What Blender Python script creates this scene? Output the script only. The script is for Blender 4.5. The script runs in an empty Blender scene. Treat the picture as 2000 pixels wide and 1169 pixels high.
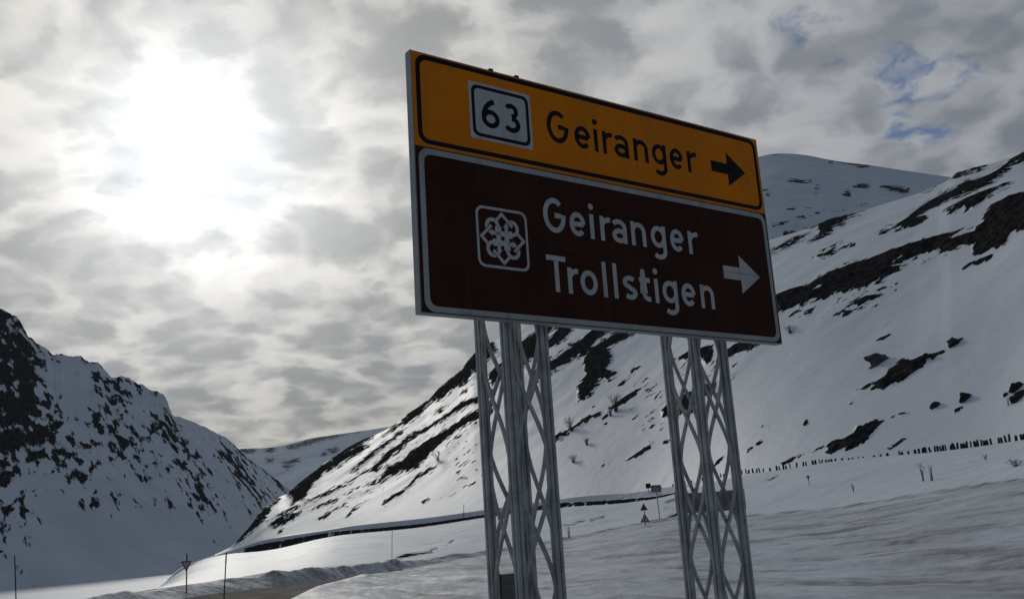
import bpy, bmesh, math, random
import numpy as np
from mathutils import Vector, Matrix
random.seed(7); rng = np.random.default_rng(7)

# ------------------------------------------------------------------ camera
SC = bpy.context.scene
COL = SC.collection
F, PW, PH = 1900.0, 2000.0, 1169.0
PITCH, ROLL, EYE = 0.23377, 0.06390, 2.5
cp, sp = math.cos(PITCH), math.sin(PITCH); cr, sr = math.cos(ROLL), math.sin(ROLL)
FW = np.array([0, cp, sp]); RT0 = np.array([1., 0, 0]); UP0 = np.array([0, -sp, cp])
RT = cr*RT0 - sr*UP0; UP = sr*RT0 + cr*UP0
camd = bpy.data.cameras.new('camera'); cam = bpy.data.objects.new('camera', camd); COL.objects.link(cam)
camd.sensor_width = 36.0; camd.lens = 36.0*F/PW; camd.clip_start = 0.1; camd.clip_end = 40000
M = Matrix.Identity(4)
for i in range(3):
    M[i][0], M[i][1], M[i][2] = RT[i], UP[i], -FW[i]
M[0][3], M[1][3], M[2][3] = 0, 0, EYE
cam.matrix_world = M
SC.camera = cam
def ray(x, y):
    x = np.asarray(x, float); y = np.asarray(y, float)
    return RT*((x-PW/2)/F)[..., None] - UP*((y-PH/2)/F)[..., None] + FW
def at(x, y, r):                       # direction seen at (x, y), r metres away along the ground
    d = ray(x, y); k = np.asarray(r, float)/np.hypot(d[..., 0], d[..., 1])
    P = d*k[..., None]; P[..., 2] += EYE
    return P
def project(P):
    Q = np.asarray(P, float) - np.array([0, 0, EYE]); w = Q @ FW
    return PW/2 + F*(Q @ RT)/w, PH/2 - F*(Q @ UP)/w

# ------------------------------------------------------------------ sky and sun
SUN = ray(385., 300.); SUN = SUN/np.linalg.norm(SUN)
SUN_EL = math.asin(SUN[2]); SUN_AZ = math.atan2(SUN[0], SUN[1])
SUN_STRENGTH, SUN_ANGLE, EXPOSURE = 0.95, 6.0, 0.28
class NT:
    def __init__(s, tree): s.t = tree; s.n = tree.nodes; s.l = tree.links
    def node(s, typ, **kw):
        n = s.n.new(typ)
        for k, v in kw.items(): setattr(n, k, v)
        return n
    def put(s, sock, v):
        if isinstance(v, bpy.types.NodeSocket): s.l.new(v, sock)
        elif v is not None: sock.default_value = v
    def math(s, op, a, b=None, c=None, clamp=False):
        n = s.node('ShaderNodeMath', operation=op, use_clamp=clamp)
        s.put(n.inputs[0], a); s.put(n.inputs[1], b); s.put(n.inputs[2], c)
        return n.outputs[0]
    def vmath(s, op, a, b=None):
        n = s.node('ShaderNodeVectorMath', operation=op)
        s.put(n.inputs[0], a)
        if b is not None: s.put(n.inputs[1], b)
        return n.outputs['Value'] if op in ('DOT_PRODUCT', 'LENGTH') else n.outputs[0]
    def ramp(s, fac, a, b, lo=0., hi=1., smooth=True):
        n = s.node('ShaderNodeMapRange', interpolation_type='SMOOTHSTEP' if smooth else 'LINEAR')
        s.put(n.inputs[0], fac)
        for i, v in zip((1, 2, 3, 4), (a, b, lo, hi)): s.put(n.inputs[i], v)
        return n.outputs[0]
    def noise(s, vec, scale, detail=4., rough=.5, dist=0., out=0, dim='3D'):
        n = s.node('ShaderNodeTexNoise', noise_dimensions=dim)
        if vec is not None: s.put(n.inputs['Vector'], vec)
        n.inputs['Scale'].default_value = scale; n.inputs['Detail'].default_value = detail
        n.inputs['Roughness'].default_value = rough; n.inputs['Distortion'].default_value = dist
        return n.outputs[out]
    def mix(s, fac, a, b, typ='MIX'):
        n = s.node('ShaderNodeMix', data_type='RGBA', blend_type=typ)
        s.put(n.inputs[0], fac)
        for i, v in ((6, a), (7, b)):
            if isinstance(v, (tuple, list)): v = tuple(v) + ((1.,) if len(v) == 3 else ())
            s.put(n.inputs[i], v)
        return n.outputs[2]
    def colramp(s, fac, stops, interp='LINEAR'):
        n = s.node('ShaderNodeValToRGB'); n.color_ramp.interpolation = interp
        e = n.color_ramp.elements
        while len(e) > 1: e.remove(e[-1])
        for i, (p, c) in enumerate(stops):
            el = e[0] if i == 0 else e.new(p)
            el.position = p; el.color = tuple(c) + (1.,)
        s.put(n.inputs[0], fac)
        return n.outputs[0]
    def xyz(s, x, y, z):
        n = s.node('ShaderNodeCombineXYZ'); s.put(n.inputs[0], x); s.put(n.inputs[1], y); s.put(n.inputs[2], z); return n.outputs[0]

world = bpy.data.worlds.new('World'); SC.world = world; world.use_nodes = True
world.cycles.sampling_method = 'MANUAL'; world.cycles.sample_map_resolution = 512
w = NT(world.node_tree); w.n.clear()
wout = w.node('ShaderNodeOutputWorld'); bg = w.node('ShaderNodeBackground'); bg.inputs[1].default_value = 0.1
sky = w.node('ShaderNodeTexSky', sky_type='NISHITA', sun_disc=False, sun_elevation=SUN_EL, sun_rotation=SUN_AZ, altitude=2500, air_density=1.0, dust_density=0.0, ozone_density=4.0)
tc = w.node('ShaderNodeTexCoord'); D = w.vmath('NORMALIZE', tc.outputs['Generated'])
sx = w.node('ShaderNodeSeparateXYZ'); w.l.new(D, sx.inputs[0])
dz = w.math('MAXIMUM', sx.outputs[2], 0.0)
den = w.math('ADD', dz, 0.25)
q = w.xyz(w.math('DIVIDE', sx.outputs[0], den), w.math('DIVIDE', sx.outputs[1], den), 0.0)
ang = w.math('MULTIPLY', w.math('ARCCOSINE', w.math('MINIMUM', w.vmath('DOT_PRODUCT', D, tuple(SUN)), 0.99999)), 180/math.pi)
warp = w.noise(q, 2.6, 3, .55, 0, out=1, dim='2D')
def scaled(v, f):
    o = w.vmath('SCALE', v); o.node.inputs['Scale'].default_value = f; return o
qw = w.vmath('ADD', q, scaled(w.vmath('SUBTRACT', warp, (.5, .5, .5)), .22))
fine = w.noise(q, 22.0, 3, .6, 0, out=1, dim='2D')
qf = w.vmath('ADD', qw, scaled(w.vmath('SUBTRACT', fine, (.5, .5, .5)), .045))
def puffs(scale, off, smooth=.75):
    v = w.node('ShaderNodeTexVoronoi', feature='SMOOTH_F1', voronoi_dimensions='2D'); w.put(v.inputs['Vector'], w.vmath('ADD', qf, off))
    v.inputs['Scale'].default_value = scale; v.inputs['Smoothness'].default_value = smooth; v.inputs['Randomness'].default_value = 1.0
    return w.ramp(v.outputs['Distance'], .10, .62, 1.0, 0.0, False)
p1 = puffs(7.6, (0.3, 0.9, 0)); p2 = puffs(17.0, (2.3, 5.1, 0))
n1 = w.noise(qf, 6.5, 5, .55, 0, dim='2D')          # cloud lumps
n2 = w.noise(qw, 2.4, 3, .5, 0, dim='2D')           # big masses
n3 = w.noise(qf, 30.0, 3, .6, 0, dim='2D')          # wisps
thick = w.math('ADD', w.math('ADD', w.math('MULTIPLY', p1, .26), w.math('MULTIPLY', p2, .12)), w.math('ADD', w.math('MULTIPLY', n1, .34), w.math('ADD', w.math('MULTIPLY', n2, .36), w.math('MULTIPLY', n3, .10))))
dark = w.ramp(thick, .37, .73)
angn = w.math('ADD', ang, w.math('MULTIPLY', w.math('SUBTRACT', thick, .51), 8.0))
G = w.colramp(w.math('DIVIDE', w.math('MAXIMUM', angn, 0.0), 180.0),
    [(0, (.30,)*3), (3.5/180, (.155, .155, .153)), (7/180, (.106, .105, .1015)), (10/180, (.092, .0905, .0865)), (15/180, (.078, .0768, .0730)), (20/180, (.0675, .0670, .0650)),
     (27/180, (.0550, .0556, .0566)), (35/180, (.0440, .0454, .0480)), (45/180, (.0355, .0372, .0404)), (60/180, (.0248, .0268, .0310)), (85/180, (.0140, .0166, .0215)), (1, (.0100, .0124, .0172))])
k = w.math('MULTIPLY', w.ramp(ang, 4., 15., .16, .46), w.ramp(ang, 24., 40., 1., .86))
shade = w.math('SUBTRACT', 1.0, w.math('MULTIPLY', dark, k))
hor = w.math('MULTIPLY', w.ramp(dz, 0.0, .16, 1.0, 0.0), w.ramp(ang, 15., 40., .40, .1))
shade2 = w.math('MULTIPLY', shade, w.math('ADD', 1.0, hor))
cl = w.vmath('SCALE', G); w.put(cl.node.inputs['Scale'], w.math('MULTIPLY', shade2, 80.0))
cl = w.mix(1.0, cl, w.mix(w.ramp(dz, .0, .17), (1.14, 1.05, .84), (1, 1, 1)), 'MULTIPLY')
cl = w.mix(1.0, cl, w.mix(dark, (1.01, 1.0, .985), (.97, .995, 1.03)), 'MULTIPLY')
GAP = ray(1790., 165.); GAP = GAP/np.linalg.norm(GAP)
gang = w.math('MULTIPLY', w.math('ARCCOSINE', w.math('MINIMUM', w.vmath('DOT_PRODUCT', D, tuple(GAP)), 0.99999)), 180/math.pi)
n4 = w.noise(w.vmath('ADD', qf, (5.3, 2.9, 0)), 6.0, 5, .55, 0, dim='2D')
gap = w.math('MULTIPLY', w.ramp(w.math('ADD', n4, w.ramp(gang, 0., 7.5, .12, -.11)), .56, .72, 0., .85), w.ramp(ang, 28., 36.))
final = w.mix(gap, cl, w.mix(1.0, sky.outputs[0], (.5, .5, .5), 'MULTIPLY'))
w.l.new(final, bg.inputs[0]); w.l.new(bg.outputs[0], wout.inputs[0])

sund = bpy.data.lights.new('sun', 'SUN'); sund.energy = SUN_STRENGTH; sund.angle = math.radians(SUN_ANGLE); sund.color = (1.0, .95, .86)
sun = bpy.data.objects.new('sun', sund); COL.objects.link(sun)
sun.rotation_euler = Vector(SUN).to_track_quat('Z', 'Y').to_euler()
SC.view_settings.view_transform = 'Standard'; SC.view_settings.look = 'None'; SC.view_settings.gamma = 1
SC.view_settings.exposure = EXPOSURE; SC.view_settings.use_curve_mapping = False

# ------------------------------------------------------------------ helpers
def tag(o, label=None, cat=None, group=None, kind=None):
    for k_, v in (('label', label), ('category', cat), ('group', group), ('kind', kind)):
        if v: o[k_] = v
    return o
def empty(name, loc=(0, 0, 0)):
    o = bpy.data.objects.new(name, None); COL.objects.link(o); o.location = loc; o.empty_display_size = .2
    return o
def link(name, me, parent=None, mat=None):
    o = bpy.data.objects.new(name, me); COL.objects.link(o)
    if mat is not None and not me.materials: me.materials.append(mat)
    if parent is not None: o.parent = parent
    return o
def mesh(name, verts, faces, smooth=False):
    me = bpy.data.meshes.new(name); me.from_pydata([tuple(map(float, v)) for v in verts], [], [tuple(f) for f in faces]); me.update()
    if smooth: me.polygons.foreach_set('use_smooth', [True]*len(me.polygons))
    return me
class MB:
    def __init__(s): s.v = []; s.f = []
    def add(s, vs, fs):
        o = len(s.v); s.v += [tuple(map(float, a)) for a in vs]; s.f += [tuple(i+o for i in f) for f in fs]
    def hexa(s, c8): s.add(c8, [(0, 3, 2, 1), (4, 5, 6, 7), (0, 1, 5, 4), (1, 2, 6, 5), (2, 3, 7, 6), (3, 0, 4, 7)])
    def box(s, c, e1, e2, e3):                 # centre, three half-edge vectors
        c, e1, e2, e3 = map(np.array, (c, e1, e2, e3))
        s.hexa([c-e1-e2-e3, c+e1-e2-e3, c+e1+e2-e3, c-e1+e2-e3, c-e1-e2+e3, c+e1-e2+e3, c+e1+e2+e3, c-e1+e2+e3])
    def sweep(s, pts, prof, X, Y, closed=True):  # profile [(a,b)] carried along pts, in axes X(i), Y(i)
        n = len(prof); o = len(s.v)
        for i, p in enumerate(pts):
            x = X[i] if isinstance(X, list) else X; y = Y[i] if isinstance(Y, list) else Y
            for a, b in prof: s.v.append(tuple(np.array(p) + np.array(x)*a + np.array(y)*b))
        for i in range(len(pts)-1):
            for j in range(n):
                a = o+i*n+j; b = o+i*n+(j+1) % n
                s.f.append((a, b, b+n, a+n))
        s.f.append(tuple(o+j for j in reversed(range(n)))); s.f.append(tuple(o+(len(pts)-1)*n+j for j in range(n)))
    def tube(s, p0, p1, r0, r1=None, n=8):
        r1 = r0 if r1 is None else r1
        p0, p1 = Vector(p0), Vector(p1); d = (p1-p0).normalized()
        a = d.orthogonal().normalized(); b = d.cross(a); o = len(s.v)
        for p, r in ((p0, r0), (p1, r1)):
            for j in range(n):
                t = 2*math.pi*j/n; s.v.append(tuple(p+a*math.cos(t)*r+b*math.sin(t)*r))
        for j in range(n): s.f.append((o+j, o+(j+1) % n, o+n+(j+1) % n, o+n+j))
        s.f.append(tuple(o+j for j in reversed(range(n)))); s.f.append(tuple(o+n+j for j in range(n)))
    def build(s, name, mat, parent=None, smooth=False):
        return link(name, mesh(name, s.v, s.f, smooth), parent, mat)

# numpy value noise -------------------------------------------------
_perm = rng.permutation(256).astype(np.int64); _perm = np.concatenate([_perm, _perm]); _val = rng.random(256)*2-1
def vnoise(x, y, z=0.0):
    x, y = np.broadcast_arrays(np.asarray(x, float), np.asarray(y, float)); z = np.broadcast_to(np.asarray(z, float), x.shape)
    xi, yi, zi = np.floor(x).astype(np.int64), np.floor(y).astype(np.int64), np.floor(z).astype(np.int64)
    fx, fy, fz = x-xi, y-yi, z-zi
    fx, fy, fz = (f*f*f*(f*(f*6-15)+10) for f in (fx, fy, fz))
    def h(a, b, c): return _val[_perm[(_perm[(_perm[a & 255]+b) & 255]+c) & 255]]
    def L(a, b, t): return a+(b-a)*t
    return L(L(L(h(xi, yi, zi), h(xi+1, yi, zi), fx), L(h(xi, yi+1, zi), h(xi+1, yi+1, zi), fx), fy),
             L(L(h(xi, yi, zi+1), h(xi+1, yi, zi+1), fx), L(h(xi, yi+1, zi+1), h(xi+1, yi+1, zi+1), fx), fy), fz)
def fbm(x, y, z=0., oct=5, gain=.5, ridged=False):
    s = 0; a = 1.; t = 0.
    for i in range(oct):
        n = vnoise(x*2**i+i*17.3, y*2**i+i*9.1, np.asarray(z)*2**i+i*3.7)
        s = s + a*((1-2*np.abs(n)) if ridged else n); t += a; a *= gain
    return s/t
def smooth1(a, k):
    if k < 1: return a
    g = np.exp(-.5*(np.arange(-3*k, 3*k+1)/k)**2); g /= g.sum()
    return np.convolve(np.pad(a, 3*k, mode='edge'), g, 'valid')

# ------------------------------------------------------------------ materials
def material(name):
    m = bpy.data.materials.new(name); m.use_nodes = True
    t = NT(m.node_tree); b = t.n['Principled BSDF']
    return m, t, b
def metal_paint(name, col, rough=.5, metallic=0., vary=.12, scale=6., spec=.5, bump=0., grime=0.):
    m, t, b = material(name)
    tc_ = t.node('ShaderNodeTexCoord')
    n = t.noise(tc_.outputs['Object'], scale, 6, .6)
    c = t.mix(t.ramp(n, .3, .75), tuple(x*(1-vary) for x in col), tuple(min(1, x*(1+vary)) for x in col))
    if grime:
        run = t.noise(t.vmath('MULTIPLY', tc_.outputs['Object'], (9., 9., .7)), 1.6, 6, .65)
        spk = t.noise(tc_.outputs['Object'], 38., 3, .6)
        g_ = t.math('ADD', t.ramp(run, .48, .78, 0., grime), t.ramp(spk, .66, .74, 0., grime*.8), clamp=True)
        c = t.mix(g_, c, (.10, .095, .085))
    t.put(b.inputs['Base Color'], c); t.put(b.inputs['Roughness'], t.ramp(n, .2, .8, rough*.85, min(1, rough*1.15)))
    b.inputs['Metallic'].default_value = metallic; b.inputs['Specular IOR Level'].default_value = spec
    if bump:
        bp = t.node('ShaderNodeBump'); bp.inputs['Strength'].default_value = bump; bp.inputs['Distance'].default_value = .01
        t.put(bp.inputs['Height'], t.noise(tc_.outputs['Object'], scale*8, 4, .6)); t.l.new(bp.outputs[0], b.inputs['Normal'])
    return m
SNOW_A, SNOW_B = (.53, .59, .66), (.61, .66, .72)
ROCK_A, ROCK_B = (.006, .007, .009), (.055, .049, .043)
def snow_material(name, rock=False, amp=.9, nscale=.22, stretch=None, dirty=0., dscale=.12, ddir=0., bscale=.6, bdist=.25, rough=.6, wid=.06, spec=.12, cluster=0.):
    m, t, b = material(name)
    geo = t.node('ShaderNodeNewGeometry'); P = geo.outputs['Position']
    n0 = t.noise(P, .03, 5, .55)
    c = t.mix(t.ramp(n0, .3, .7), SNOW_A, SNOW_B)
    hgt = t.math('ADD', t.noise(P, bscale, 5, .6), t.math('MULTIPLY', t.noise(P, bscale*.15, 3, .5), 2.0))
    if dirty:
        mp = t.node('ShaderNodeMapping', vector_type='TEXTURE'); t.l.new(P, mp.inputs[0])
        mp.inputs['Rotation'].default_value = (0, 0, ddir); mp.inputs['Scale'].default_value = (4., 1., 1.)
        d1 = t.noise(mp.outputs[0], dscale*4, 6, .6, .4); d2 = t.noise(P, dscale, 4, .6, .5); d3 = t.noise(P, 2.2, 5, .65)
        dd = t.math('ADD', t.math('ADD', t.math('MULTIPLY', d1, .55), t.math('MULTIPLY', d2, .3)), t.math('MULTIPLY', d3, .15))
        c = t.mix(t.ramp(dd, .38, .62, .05, dirty), c, (.27, .272, .27))
        c = t.mix(t.ramp(t.math('ADD', d1, t.math('MULTIPLY', d3, .3)), .66, .80, 0, .5), c, (.09, .085, .08))
    if rock:
        at_ = t.node('ShaderNodeAttribute', attribute_name='rock')
        if stretch is not None:
            V = t.xyz(t.vmath('DOT_PRODUCT', P, stretch[0]), t.vmath('DOT_PRODUCT', P, stretch[1]), 0.0)
        else: V = P
        r1 = t.noise(V, nscale, 7, .62, .2)
        if cluster: r1 = t.math('ADD', t.math('MULTIPLY', r1, .62), t.math('MULTIPLY', t.noise(V, cluster, 3, .5), .38))
        f = t.math('ADD', at_.outputs['Fac'], t.math('MULTIPLY', t.math('SUBTRACT', r1, .5), amp*2))
        f = t.ramp(f, -wid, wid)
        rc = t.mix(t.ramp(t.noise(P, nscale*2.5, 7, .68), .38, .72), ROCK_A, ROCK_B)
        c = t.mix(f, c, rc)
        t.put(b.inputs['Roughness'], t.ramp(f, 0, 1, rough, .9)); t.put(b.inputs['Specular IOR Level'], t.ramp(f, 0, 1, spec, .0))
        hgt = t.math('ADD', hgt, t.math('MULTIPLY', f, t.noise(P, nscale*4, 5, .6)))
    else:
        b.inputs['Roughness'].default_value = rough; b.inputs['Specular IOR Level'].default_value = spec
    bp = t.node('ShaderNodeBump'); bp.inputs['Strength'].default_value = .6; bp.inputs['Distance'].default_value = bdist
    t.put(bp.inputs['Height'], hgt); t.l.new(bp.outputs[0], b.inputs['Normal'])
    t.put(b.inputs['Base Color'], c)
    return m
M_hill = snow_material('hill_snow', True, amp=1.9, nscale=.30, bscale=.30, bdist=.2, spec=.22)
M_slope = snow_material('slope_snow', True, amp=1.3, nscale=.6, bscale=.5, bdist=.25, spec=.3)
M_mount = snow_material('mountain_snow', True, cluster=.04, stretch=((.94, .34, .30), (-.03, .08, .42)), amp=3.3, nscale=.20, bscale=.06, bdist=1.5, wid=.08, spec=.0)
M_far = snow_material('far_snow', True, amp=2.2, nscale=.06, bscale=.02, bdist=3.0, spec=0.)
M_lake = snow_material('lake_snow', bscale=.1, bdist=.2, spec=.8, rough=.68)
M_ground = snow_material('dirty_snow', dirty=.62, ddir=math.radians(126), bscale=1.6, bdist=.08, rough=.6)
M_bank = snow_material('bank_snow', dirty=.95, ddir=math.radians(140), dscale=.3, bscale=2.0, bdist=.2, rough=.7)
m, t, b = material('wet_asphalt'); M_road = m
geo = t.node('ShaderNodeNewGeometry'); rn = t.noise(geo.outputs['Position'], .6, 6, .6)
t.put(b.inputs['Base Color'], t.mix(t.ramp(rn, .35, .7), (.022, .021, .020), (.075, .070, .063)))
t.put(b.inputs['Roughness'], t.ramp(rn, .3, .7, .8, .95)); b.inputs['Specular IOR Level'].default_value = .06
M_alu = metal_paint('galvanised_aluminium', (.37, .39, .39), .55, .35, .25, 7., bump=.2)
M_frame = metal_paint('sign_frame_aluminium', (.33, .36, .365), .55, .2, .15, 5., grime=.35)
M_yellow = metal_paint('sign_yellow', (.70, .205, .002), .6, 0, .10, 1.2, spec=.12, grime=.22)
M_brown = metal_paint('sign_brown', (.046, .016, .010), .6, 0, .25, 1.2, spec=.08, grime=.10)
M_black = metal_paint('sign_black', (.010, .011, .013), .6, 0, .2, 4., spec=.1)
M_white = metal_paint('sign_white', (.47, .49, .495), .6, 0, .08, 2.5, spec=.12, grime=.35)
M_border = metal_paint('sign_border_grey', (.36, .385, .385), .6, 0, .1, 2.5, spec=.12, grime=.4)
M_red = metal_paint('sign_red', (.38, .035, .05), .45, 0, .12, 5.)
M_dark = metal_paint('dark_metal', (.05, .052, .055), .6, .2, .25, 8.)
M_stone = metal_paint('guard_stone_rock', (.030, .031, .033), .9, 0, .5, 5., spec=.15, bump=.5)
M_boulder = metal_paint('boulder_rock', (.026, .027, .027), .9, 0, .5, 1.5, spec=.15, bump=.6)
M_boulder2 = metal_paint('pale_boulder_rock', (.075, .078, .075), .9, 0, .35, 1.2, spec=.15, bump=.6)
M_stake = metal_paint('stake_wood', (.045, .035, .032), .8, 0, .3, 12., spec=.2)
M_twig = metal_paint('bare_twig', (.050, .040, .036), .9, 0, .3, 20., spec=.1)
M_greypanel = metal_paint('sign_back_grey', (.16, .165, .15), .6, .2, .2, 4.)

# ------------------------------------------------------------------ terrain
XS = np.unique(np.concatenate([np.arange(-500, -40, 12.), np.arange(-40, 2040, 2.6), np.arange(2040, 2500, 12.)]))
def line(tab, sm=6, xs=None, smr=16):                    # [(x, y, r)] feature line -> world points per column
    xs = XS if xs is None else xs
    a = np.array(tab, float)
    y = smooth1(np.interp(xs, a[:, 0], a[:, 1]), sm); r = smooth1(np.interp(xs, a[:, 0], a[:, 2]), max(sm, smr))
    return at(xs, y, r)
def lineH(tab, sm=6, xs=None):                   # [(x, r, z)]
    xs = XS if xs is None else xs
    a = np.array(tab, float); r = smooth1(np.interp(xs, a[:, 0], a[:, 1]), sm); z = smooth1(np.interp(xs, a[:, 0], a[:, 2]), sm)
    P = at(xs, np.full_like(xs, 1000.), r); P[:, 2] = z
    return P
def loft(lines, rows):                           # stack of rows between successive feature lines
    out = [lines[0][None]]
    for A, B, n in zip(lines[:-1], lines[1:], rows):
        t_ = (np.arange(1, n+1)/n)[:, None, None]
        out.append(A[None]*(1-t_)+B[None]*t_)
    return np.concatenate(out, 0)
def grid_obj(name, G_, mat, rock=None, kind='structure', flip=False):
    nr, nc = G_.shape[:2]
    me = bpy.data.meshes.new(name)
    idx = np.arange(nr*nc).reshape(nr, nc)
    qd = np.stack([idx[:-1, :-1], idx[:-1, 1:], idx[1:, 1:], idx[1:, :-1]], -1).reshape(-1, 4)
    me.vertices.add(nr*nc); me.vertices.foreach_set('co', G_.reshape(-1).astype(np.float32))
    me.loops.add(qd.size); me.loops.foreach_set('vertex_index', qd.reshape(-1).astype(np.int32))
    me.polygons.add(len(qd)); me.polygons.foreach_set('loop_start', np.arange(0, qd.size, 4, dtype=np.int32))
    me.update(calc_edges=True); me.polygons.foreach_set('use_smooth', np.ones(len(qd), bool))
    if rock is not None:
        a = me.attributes.new('rock', 'FLOAT', 'POINT'); a.data.foreach_set('value', rock.reshape(-1).astype(np.float32))
    me.validate()
    o = link(name, me, None, mat); o['kind'] = kind
    return o
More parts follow.
